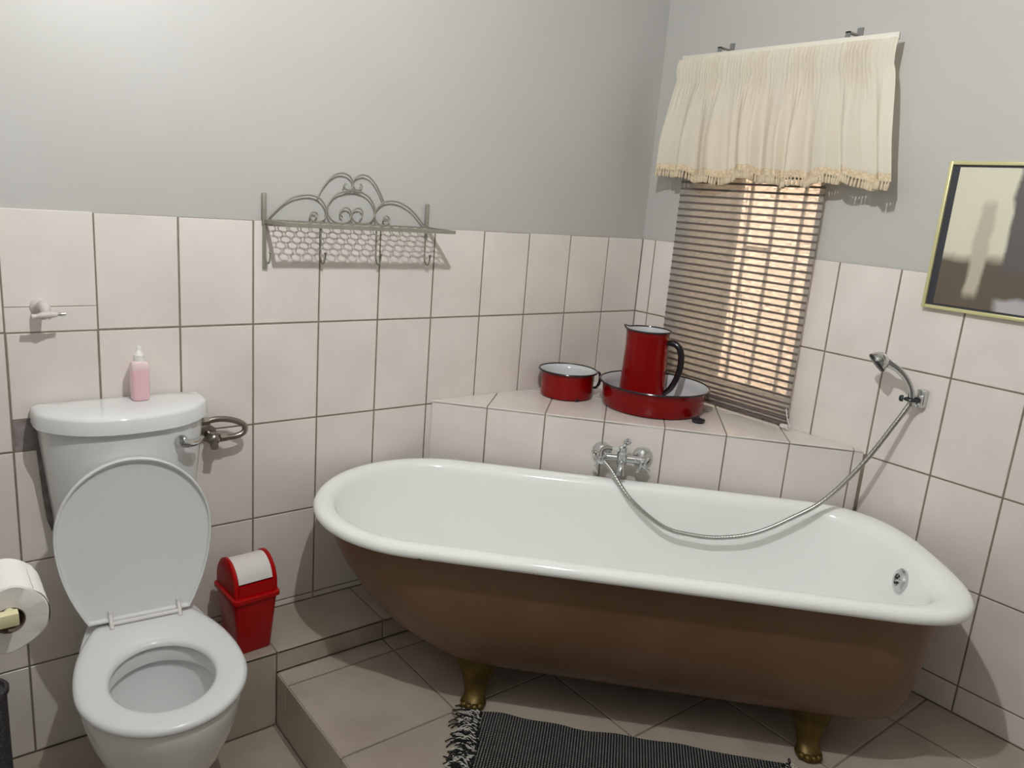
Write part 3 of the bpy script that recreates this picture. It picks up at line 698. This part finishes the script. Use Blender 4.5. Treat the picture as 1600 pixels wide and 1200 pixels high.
# ------------------------------------------------------------------ wire wall shelf
SX0, SX1, SZ, SD = -1.566, -1.022, 1.456, 0.158
shf = thing('wire_wall_shelf', 'sage grey metal wall shelf with scrolled back and hooks', 'shelf', ((SX0+SX1)/2, 0, SZ))
for x in (-1.5655, -1.033):
    up_ = MB().box((x-0.006,-0.010,1.446),(x+0.006,-0.0005,1.533),0.002)
    up_.box((x-0.0035,-0.008,1.322 if x < -1.2 else 1.425),(x+0.0035,-0.0005,1.448)); up_.build('upright','grey_metal',shf)
frm = MB(); r = 0.0052
frm.box((SX0,-0.012,SZ-r),(SX1,-0.003,SZ+r)); frm.box((SX0,-SD,SZ-r),(SX1,-SD+0.010,SZ+r)); frm.box((SX0,-SD+0.010,SZ-r),(SX0+0.010,-0.012,SZ+r)); frm.box((SX1-0.010,-SD+0.010,SZ-r),(SX1,-0.012,SZ+r))
frm.build('shelf_frame','grey_metal',shf)
rg = MB(); px, py = 0.0330, 0.0203
j = 0; y = -0.014-0.0125
while y > -SD+0.012:
    x = SX0 + 0.018 + (px/2 if j % 2 else 0)
    while x < SX1-0.012:
        c = Vector((x+random.uniform(-.0012,.0012), y+random.uniform(-.001,.001), SZ))
        ca = [c + Vector((0.0134*math.cos(2*PI*k/14), 0.0122*math.sin(2*PI*k/14), 0)) for k in range(14)]
        rg.tube(ca, 0.0015, 5, closed=True); x += px
    y -= py; j += 1
tag(rg.build('ring_mesh','grey_metal',shf), kind='stuff')
A1=[(-1.5611,1.4588),(-1.5262,1.495),(-1.4886,1.523),(-1.4414,1.5352),(-1.4061,1.529),(-1.3854,1.507),(-1.3818,1.4886),(-1.3868,1.4719),(-1.4023,1.4621),(-1.4224,1.462),(-1.4305,1.4718),(-1.4273,1.4855),(-1.4163,1.4877),(-1.4094,1.4811),(-1.4146,1.4734)]
A2=[(-1.0399,1.4603),(-1.0908,1.5082),(-1.1336,1.5301),(-1.1695,1.5344),(-1.1991,1.5262),(-1.2181,1.5079),(-1.2232,1.4883),(-1.2139,1.4671),(-1.1936,1.4593),(-1.1787,1.4643),(-1.1718,1.4777),(-1.1798,1.4882),(-1.1898,1.4856),(-1.1918,1.4746),(-1.1841,1.4719)]
B1=[(-1.2955,1.5575),(-1.3226,1.5534),(-1.3522,1.5419),(-1.3722,1.5201),(-1.3784,1.4971),(-1.3724,1.4767),(-1.3546,1.4625),(-1.3313,1.460),(-1.3105,1.467),(-1.3016,1.4844),(-1.3069,1.5009),(-1.3211,1.5064),(-1.3348,1.4973),(-1.3368,1.4847),(-1.3296,1.4788)]
B2=[(-1.2955,1.5575),(-1.2684,1.5529),(-1.2439,1.5405),(-1.2274,1.5181),(-1.2226,1.4991),(-1.2292,1.4794),(-1.2457,1.4645),(-1.2674,1.4615),(-1.2891,1.4659),(-1.3006,1.4823),(-1.2951,1.4995),(-1.2811,1.5066),(-1.2665,1.501),(-1.265,1.4862),(-1.2727,1.4752)]
D1=[(-1.4105,1.5287),(-1.3934,1.5615),(-1.3673,1.5919),(-1.3403,1.6042),(-1.3149,1.6002),(-1.3003,1.5848),(-1.2998,1.5682),(-1.3088,1.5585),(-1.3229,1.5604),(-1.3277,1.5683),(-1.321,1.5762)]
D2=[(-1.1944,1.5321),(-1.2159,1.57),(-1.2414,1.5977),(-1.2656,1.6049),(-1.2867,1.5983),(-1.298,1.585),(-1.2975,1.5705),(-1.2901,1.5606),(-1.2759,1.5616),(-1.2691,1.5704),(-1.2742,1.5784)]
for sc in (A1, A2, B1, B2, D1, D2):
    MB().tube([(x, -0.010, z) for x, z in sc], 0.0026, 8, sm=5).build('scroll','grey_metal',shf,angle=70)
for x in (-1.562, -1.397, -1.214, -1.037):
    MB().tube([(x,-0.008,1.450),(x,-0.009,1.41),(x,-0.010,1.365),(x,-0.016,1.346),(x,-0.028,1.341),(x,-0.038,1.350),(x,-0.042,1.370)],0.0024,8,sm=5).sphere((x,-0.042,1.372),0.0042,10,6).build('hook','grey_metal',shf,angle=70)

# ------------------------------------------------------------------ white bib tap on the wall
tp = thing('bib_tap', 'chalky white bib tap with T handle on the wall tiles', 'tap', (-2.119, 0, 1.224))
tx, tz = -2.119, 1.226
MB().lathe([(0.021,0.0005),(0.021,0.003),(0.015,0.007),(0.0125,0.012),(0.0125,0.022),(0.0,0.022)],(tx,0,tz),(0,-1,0),20,True).build('flange','tap_paint',tp)
MB().tube([(tx,-0.016,tz),(tx,-0.030,tz+0.005),(tx+0.001,-0.046,tz+0.010),(tx+0.003,-0.060,tz+0.006),(tx+0.004,-0.066,tz-0.006),(tx+0.004,-0.066,tz-0.020)],[0.011,0.012,0.0125,0.012,0.0105,0.0095],16,sm=5).build('spout_body','tap_paint',tp)
MB().lathe([(0.0115,0.0),(0.0115,0.012),(0.007,0.016),(0.006,0.030)],(tx,-0.040,tz+0.004),(0,-0.86,-0.5),16,True,True).build('spindle','tap_paint',tp)
MB().tube([(tx-0.026,-0.070,tz-0.013),(tx-0.016,-0.071,tz-0.012),(tx-0.006,-0.072,tz-0.010),(tx+0.006,-0.072,tz-0.009),(tx+0.018,-0.071,tz-0.009),(tx+0.026,-0.070,tz-0.010)],[0.0065,0.0055,0.0075,0.0085,0.0070,0.0050],14,sm=4).build('t_handle','tap_paint',tp)
MB().tube([(tx+0.022,-0.070,tz-0.010),(tx+0.034,-0.069,tz-0.009),(tx+0.044,-0.069,tz-0.008)],[0.003,0.0052,0.0048],10,sm=4).build('handle_end','chrome',tp)

# ------------------------------------------------------------------ toilet
TX = -1.952
toi = thing('toilet', 'white close-coupled toilet with raised lid and open seat', 'toilet', (TX, -0.3, 0.0))
PA = math.radians(-5.5)      # the pan is set slightly askew
SC = Vector((-1.978, -0.475, 0))
PM = Matrix.Translation(SC) @ Matrix.Rotation(PA, 4, 'Z')
def pt(a, b, z): return PM @ Vector((a, b, z))      # a sideways, b: + to the wall, - to the front
def egg2(w, fr, bk, bw, z, n=72, cx=0.0, cy=0.0):
    """oval front, flat narrowed back of half width w*bw"""
    P = []
    m = n//2
    for k in range(m+1):                      # front half from -x round to +x
        t = PI + PI*k/m; P.append((w*math.cos(t), fr*math.sin(t)))
    side = n//4 - 4
    for k in range(1, side+1):                # right side up to the back
        q = k/side; P.append((w*(1-(1-bw)*q**2.2), bk*math.sin(q*PI/2)**0.9 if False else bk*q))
    back = n - (m+1) - 2*side
    for k in range(1, back+1):
        P.append((w*bw*(1-2*k/(back+1)), bk*(1+0.012*math.sin(PI*k/(back+1)))))
    for k in range(side, 0, -1):
        q = k/side; P.append((-w*(1-(1-bw)*q**2.2), bk*q))
    return [pt(x+cx, y+cy, z) for x, y in P]
ZS = 0.445     # top of seat
def ell(a, bf, z, n=72, cx=0.0, cy=0.0, ph=0.0):
    m = n//2; P = []
    for k in range(m+1):
        t = PI + PI*k/m; P.append((a*math.cos(t), bf*math.sin(t)))
    rest = n-(m+1)
    for k in range(1, rest+1):
        t = PI*k/(rest+1); P.append((a*math.cos(t), bf*math.sin(t)))
    return [pt(x+cx, y+cy, z) for x, y in P]
# pan: outer body from rim to foot, then over the rim and down inside
zr = ZS - 0.022
pr_ = [egg2(0.105,0.07,0.25,0.95,0.002,cy=0.02), egg2(0.104,0.07,0.25,0.95,0.03,cy=0.02), egg2(0.092,0.075,0.27,0.95,0.10,cy=0.03), egg2(0.098,0.10,0.30,0.9,0.17,cy=0.02), egg2(0.128,0.15,0.33,0.75,0.25,cy=0.0), egg2(0.155,0.182,0.38,0.62,0.32), egg2(0.169,0.20,0.40,0.58,0.375), egg2(0.173,0.205,0.41,0.58,0.405), egg2(0.172,0.204,0.41,0.58,zr-0.004), egg2(0.168,0.20,0.405,0.58,zr)]
pr_ += [ell(0.124,0.150,zr), ell(0.120,0.146,zr-0.006), ell(0.120,0.146,zr-0.040), ell(0.132,0.158,zr-0.046), ell(0.128,0.152,zr-0.075), ell(0.108,0.130,zr-0.13), ell(0.088,0.105,0.235,cy=-0.01), ell(0.078,0.085,0.21,cy=-0.02), ell(0.05,0.05,0.17,cy=-0.02)]
MB().loft(pr_, True, True).build('pan','porcelain',toi,angle=50)
MB().loft([ell(0.0895,0.1065,0.2365,cy=-0.01), ell(0.0895,0.1065,0.2375,cy=-0.01)]).build('water','water',toi)
# seat ring
so = [(0.182,0.214,0.275,0.64)]
def so_(d, z): return egg2(0.183-d, 0.212-d, 0.272-d, 0.645, z)
def si_(d, z): return ell(0.112-d, 0.137-d, z, cy=0.002)
st = [si_(0.0, ZS-0.018), so_(0.004, ZS-0.020), so_(0.0, ZS-0.014), so_(0.002, ZS-0.006), so_(0.010, ZS-0.001), so_(0.022, ZS), si_(-0.020, ZS-0.002), si_(-0.008, ZS-0.005), si_(-0.001, ZS-0.011), si_(0.0, ZS-0.018)]
seat = MB().loft(st, False, False).build('seat','seat',toi,angle=60)
hg2 = MB(); hg2.cyl(pt(-0.08,0.252,ZS+0.006), pt(0.08,0.252,ZS+0.006), 0.0055, 12)
for a in (-0.08, 0.08):
    hg2.tube([pt(a,0.236,ZS-0.002), pt(a,0.25,ZS+0.006), pt(a,0.266,ZS+0.022), pt(a,0.268,ZS+0.034)], 0.0055, 10, sm=3)
hg2.build('hinge','white_plastic',seat)
# raised lid: leaning on the cistern
lb = pt(0, 0.272, 0); LZ0 = ZS + 0.006
def lidp(a, h, d):    # a sideways, h up along the lid, d thickness towards the room
    q = pt(a, 0.274 + 0.0*h, 0); tilt = 0.020
    return Vector((q.x - 0.012 - 0.012*h, q.y + tilt*h, LZ0 + h*0.999)) + Vector((-0.087, -0.996, 0))*(d)
def lido(w, fr, bk, bw, d, n=72):
    P = []; m = n//2
    for k in range(m+1):
        t = PI*k/m; P.append((-w*math.cos(t), 0.232 + (fr)*math.sin(t)))
    side = n//4 - 4
    for k in range(1, side+1):
        q = k/side; P.append((w*(1-(1-bw)*q**2.0), 0.232*(1-q)))
    back = n-(m+1)-2*side
    for k in range(1, back+1): P.append((w*bw*(1-2*k/(back+1)), 0.0))
    for k in range(side, 0, -1):
        q = k/side; P.append((-w*(1-(1-bw)*q**2.0), 0.232*(1-q)))
    return [lidp(a, h, d) for a, h in P]
def scl(ring, f, dd):
    c = lidp(0, 0.232, 0); return [c + (p-c)*f + Vector((-0.087,-0.996,0))*dd for p in ring]
L1 = lido(0.180, 0.196, 0, 0.66, 0.0)
lr = [scl(L1,0.97,-0.006), scl(L1,0.995,-0.004), scl(L1,1.0,0.0), scl(L1,1.0,0.010), scl(L1,0.992,0.013), scl(L1,0.975,0.012), scl(L1,0.962,0.003), scl(L1,0.93,0.001)]
MB().loft(lr).build('lid','seat',toi,angle=50)
# cistern: D-shaped, tapering down
def dring(hw, dep, z, y0=-0.012, n=40, e=3.0):
    P = []
    for k in range(n+1):
        s = -1 + 2*k/n; y = y0 - dep*(0.50 + 0.50*(1-abs(s)**2.2)) if abs(s) < 0.985 else y0 - dep*0.30
        P.append((TX + hw*s, y, z))
    # rounded side corners
    P = [(TX-hw, y0, z), (TX-hw, y0-dep*0.25, z)] + [(TX + hw*s*0.995, y0 - dep*(0.36+0.64*(1-abs(s)**2.6)**0.8), z) for s in [(-0.985 + 1.97*k/n) for k in range(n+1)]] + [(TX+hw, y0-dep*0.25, z), (TX+hw, y0, z)]
    return P
cis = MB().loft([dring(0.150,0.135,0.52), dring(0.158,0.142,0.56), dring(0.166,0.150,0.66), dring(0.180,0.163,0.80), dring(0.190,0.172,0.90), dring(0.192,0.174,0.937)]).build('cistern','porcelain',toi,angle=50)
lidr = [dring(0.190,0.172,0.9375), dring(0.2015,0.185,0.938), dring(0.204,0.188,0.940), dring(0.204,0.188,0.9405), dring(0.2025,0.1865,0.972), dring(0.2005,0.1845,0.977), dring(0.196,0.180,0.9805), dring(0.188,0.172,0.983), dring(0.15,0.13,0.9868,y0=-0.02), dring(0.08,0.07,0.988,y0=-0.04)]
MB().loft(lidr).build('cistern_lid','porcelain',cis,angle=50)
lv = MB(); lv.lathe([(0.015,-0.004),(0.015,0.004),(0.012,0.012),(0.0,0.017)], (-1.845,-0.176,0.899), (0.25,-1,0.1), 20, True)
lv.tube([(-1.845,-0.190,0.899),(-1.828,-0.190,0.894),(-1.808,-0.180,0.893),(-1.790,-0.168,0.901)],[0.0135,0.0105,0.0090,0.0045],12,sm=5); lv.build('flush_lever','chrome',cis)
nk = MB(); nk.loft([[(-2.06,-0.02,0.40),(-1.845,-0.02,0.40),(-1.845,-0.16,0.40),(-2.06,-0.16,0.40)],[(-2.08,-0.014,0.53),(-1.825,-0.014,0.53),(-1.825,-0.14,0.53),(-2.08,-0.14,0.53)]]); nk.build('coupling_shelf','porcelain',toi)

# water supply loop at the cistern's right side
sup = thing('water_supply_pipe', 'bent metal water supply loop beside the cistern', 'pipe', (-1.72, -0.03, 0.85))
MB().tube([(-1.752,-0.055,0.905),(-1.715,-0.055,0.909),(-1.675,-0.055,0.902),(-1.642,-0.055,0.884),(-1.640,-0.055,0.864),(-1.665,-0.055,0.853),(-1.715,-0.055,0.853)],0.0085,12,sm=8).build('bent_pipe','chrome_dull',sup)
MB().cyl((-1.764,-0.055,0.905),(-1.738,-0.055,0.906),0.013,6).build('nut','chrome_dull',sup)
MB().cyl((-1.708,-0.055,0.853),(-1.690,-0.055,0.853),0.012,6).build('nut','chrome_dull',sup)
vv = MB(); vv.cyl((-1.726,-0.0005,0.853),(-1.726,-0.06,0.853),0.012,16); vv.sphere((-1.726,-0.055,0.853),0.019,16,10); vv.cyl((-1.726,-0.055,0.853),(-1.733,-0.085,0.838),0.011,14); vv.lathe([(0.025,0.0005),(0.024,0.006),(0.012,0.009)],(-1.726,0,0.853),(0,-1,0),20,True); vv.build('stop_valve','chrome_dull',sup)

# ------------------------------------------------------------------ pink soap bottle on the cistern
bx, by, bz = -1.914, -0.062, 0.9885
sb = thing('soap_bottle', 'small pink liquid bottle with white nozzle cap on cistern', 'bottle', (bx, by, bz))
def sq(r, z, k=4.0, n=32):
    return [(bx + r*math.copysign(abs(math.cos(2*PI*i/n))**(2/k), math.cos(2*PI*i/n)), by + r*math.copysign(abs(math.sin(2*PI*i/n))**(2/k), math.sin(2*PI*i/n)), bz+z) for i in range(n)]
MB().loft([sq(0.0195,0.0005), sq(0.0215,0.004), sq(0.0215,0.082)]).build('liquid','pink',sb)
MB().loft([sq(0.0215,0.082), sq(0.0213,0.092), sq(0.019,0.099,3), sq(0.012,0.103,2)]).build('shoulder','pink_clear',sb)
MB().lathe([(0.0135,0.102),(0.0135,0.118),(0.011,0.120),(0.008,0.128),(0.0055,0.132),(0.006,0.137),(0.004,0.141),(0.0,0.142)],(bx,by,bz),(0,0,1),20,True).build('cap','cap',sb)

# ------------------------------------------------------------------ red swing bin
bn = thing('swing_bin', 'small red plastic bin with white swing flap beside toilet', 'bin', (-1.664, -0.142, ZB), math.radians(3))
def rr(hx, hy, z, r=0.014, n=6):
    P = []
    for cx, cy, a0 in ((hx-r, hy-r, 0), (-hx+r, hy-r, PI/2), (-hx+r, -hy+r, PI), (hx-r, -hy+r, 3*PI/2)):
        for k in range(n+1): t = a0 + k*PI/2/n; P.append((cx+r*math.cos(t), cy+r*math.sin(t), z))
    return P
MB().loft([rr(0.047,0.056,0.0005,0.01), rr(0.050,0.058,0.004,0.012), rr(0.063,0.073,0.178), rr(0.060,0.070,0.178), rr(0.048,0.056,0.006,0.01)]).build('body','red_plastic',bn,inv=False)
MB().loft([rr(0.064,0.074,0.168), rr(0.069,0.079,0.170), rr(0.069,0.079,0.181), rr(0.064,0.074,0.184)], True, True).build('collar','red_plastic',bn,inv=False)
# domed hood: arch profile in y-z, extruded along x; opening filled by flap
def arch(x, R, zoff=0.205, n=24, yk=0.068):
    return [(x, -yk, 0.182)] + [(x, -yk*math.cos(PI*k/n), zoff + R*math.sin(PI*k/n)) for k in range(n+1)] + [(x, yk, 0.182)]
hood = MB()
for x0, x1 in ((-0.062,-0.049), (0.049,0.062)):
    hood.loft([[(x0, p[1]*0.97, p[2]-0.002) for p in arch(x0,0.073)], arch(x0+0.003,0.076), arch(x1-0.003,0.076), [(x1, p[1]*0.97, p[2]-0.002) for p in arch(x1,0.073)]], True, True)
hood.box((-0.05,-0.069,0.182),(0.05,-0.060,0.218)); hood.box((-0.05,0.060,0.182),(0.05,0.069,0.218))
hood.build('hood','red_plastic',bn,inv=False)
fp = MB(); n = 24
o_ = [[(x, -0.0655*math.cos(PI*k/n), 0.205+0.0715*math.sin(PI*k/n)) for k in range(2, n-1)] for x in (-0.0492, 0.0492)]
i_ = [[(x, -0.0625*math.cos(PI*k/n), 0.205+0.0685*math.sin(PI*k/n)) for k in range(n-2, 1, -1)] for x in (-0.0492, 0.0492)]
fp.loft([o_[0]+i_[0], o_[1]+i_[1]]); fp.build('swing_flap','white_plastic',bn,inv=False)

# ------------------------------------------------------------------ toilet paper on its holder (left wall)
RC = Vector((-2.306, -0.970, 0.938)); RL = 0.10
hd_ = thing('paper_holder', 'cream painted bar holding the toilet paper roll', 'holder', (ROOM_L, RC.y-0.01, RC.z))
MB().box((ROOM_L+0.012, RC.y-0.022, RC.z-0.009), (RC.x+0.014, RC.y-0.006, RC.z+0.010), 0.001).build('arm','cream_wood',hd_)
MB().cyl((RC.x+0.004, RC.y-0.008, RC.z+0.002), (RC.x+0.004, RC.y+RL+0.008, RC.z+0.002), 0.008, 14).build('spindle','cream_wood',hd_)
MB().box((ROOM_L+0.0005, RC.y-0.035, RC.z-0.03), (ROOM_L+0.013, RC.y+0.007, RC.z+0.03), 0.002).build('wall_plate','cream_wood',hd_)
rl = thing('toilet_paper_roll', 'white toilet paper roll hanging on the cream bar', 'toilet roll', (RC.x, RC.y+RL/2, RC.z-0.054))
cz = RC + Vector((0.004, 0, -0.010))
def rdef(p, t, r, h):
    if r > 0.047: p = p + Vector((0, 0, -0.003*math.sin(3*t))) + Vector((0.0015*math.sin(h*140+t*5), 0, 0))
    return p
MB().lathe([(0.020,0.0),(0.048,0.0),(0.0505,0.002),(0.0505,0.03),(0.0505,0.07),(0.0505,RL-0.002),(0.048,RL),(0.020,RL)], cz, (0,1,0), 56, False, False, rdef).build('tissue','paper',rl)
MB().lathe([(0.0202,0.0),(0.0202,RL),(0.0188,RL),(0.0188,0.0),(0.0202,0.0)], cz, (0,1,0), 32).build('core','card',rl)
mbs = MB(); pth = [(cz.x+0.0515*math.cos(a), cz.z+0.0515*math.sin(a)) for a in [0.9-0.12*k for k in range(11)]] + [(cz.x+0.0518, cz.z-0.03)]
mbs.loft([[(x, cz.y+y, z+random.uniform(-.001,.001)) for x, z in pth] for y in [0.001+0.0098*k for k in range(11)]] , False, False, closed=False); mbs.build('loose_sheet','paper',rl)

# ------------------------------------------------------------------ dark cylinder by the wall
bh = thing('brush_holder', 'dark speckled toilet brush holder at the left edge', 'brush holder', (-2.303, -0.175, 0.0))
MB().lathe([(0.0,0.0005),(0.050,0.0005),(0.050,0.01),(0.044,0.02),(0.043,0.325)], (-2.303,-0.175,0), (0,0,1), 36, True, True).build('container','speckle',bh)
MB().lathe([(0.044,0.322),(0.0485,0.325),(0.0485,0.336),(0.045,0.340),(0.040,0.338),(0.036,0.330),(0.0,0.328)], (-2.303,-0.175,0), (0,0,1), 36, True).build('rim','speckle',bh)
MB().cyl((-2.303,-0.175,0.328), (-2.303,-0.175,0.43), 0.007, 14).sphere((-2.303,-0.175,0.435),0.011,12,8).build('brush_handle','speckle',bh)

# ------------------------------------------------------------------ fringed rug
MA = math.atan2(U.y, U.x)
rug = thing('woven_rug', 'black and white woven cotton rug with knotted fringe', 'rug', (-1.205, -0.706, ZP), MA)
# local: x along the rug (under the bath edge), -y to the room
RLn, RW = 0.805, 0.55
def rz(x, y): return 0.0062 + 0.0012*math.sin(x*23+y*9) + 0.0010*math.sin(x*41-y*30)
def rxy(i, j, nx=60, ny=30):
    x = RLn*i/nx; y = -RW*j/ny
    return (x + 0.10*y*0 + 0.14*y*-1*-1*(1-i/nx)*-0.0 + 0.13*y*0.0 + (0.12*(-y))*(1-i/nx)*1.0*0.6 + 0.003*math.sin(y*30)*(1-i/nx), y + 0.004*math.sin(x*16) + 0.003*math.sin(x*37))
rm = MB(); nx, ny = 60, 30
top = [[(*rxy(i,j), rz(*rxy(i,j))) for i in range(nx+1)] for j in range(ny+1)]
rm.loft(top, False, False, closed=False)
edge = top[0] + [top[j][nx] for j in range(1, ny+1)] + list(reversed(top[ny][:-1])) + [top[j][0] for j in range(ny-1, 0, -1)]
rm.loft([edge, [(p[0], p[1], 0.0006) for p in edge]], False, True)
rm.build('weave','rug',rug,inv=False,angle=80)
def fringe(side):
    A, B = MB(), MB(); nk = 34
    for k in range(nk):
        j = (k+0.5)/nk*ny; y = -RW*(k+0.5)/nk; i = 0 if side < 0 else nx
        bx_, by_ = rxy(i, j)
        L = random.uniform(0.055, 0.090) if side < 0 else random.uniform(0.03, 0.05)
        A.sphere((bx_+side*0.004, by_, 0.006), 0.0055, 8, 5)
        for q in range(11):
            mb_ = A if q < 6 else B
            yy = by_ + random.uniform(-0.006, 0.006); a = random.uniform(-0.6, 0.6); pts = []
            ph = random.uniform(0, 6.28); am = random.uniform(0.004, 0.014); ll = L*random.uniform(0.6, 1.0)
            for t in range(6):
                f = t/5; pts.append((bx_ + side*(0.004+ll*f*math.cos(a)) + am*0.4*math.cos(ph+f*7), yy + ll*f*math.sin(a) + am*math.sin(ph+f*7)*f, max(0.0022, 0.005 + random.uniform(0.0,0.010)*math.sin(f*PI*0.9) - 0.002*f)))
            mb_.tube(pts, 0.0017 if mb_ is A else 0.0014, 4, sm=3)
    tag(A.build('black_fringe','yarn_black',rug,inv=False,angle=80), kind='stuff'); tag(B.build('white_fringe','yarn_white',rug,inv=False,angle=80), kind='stuff')
fringe(-1); fringe(1)
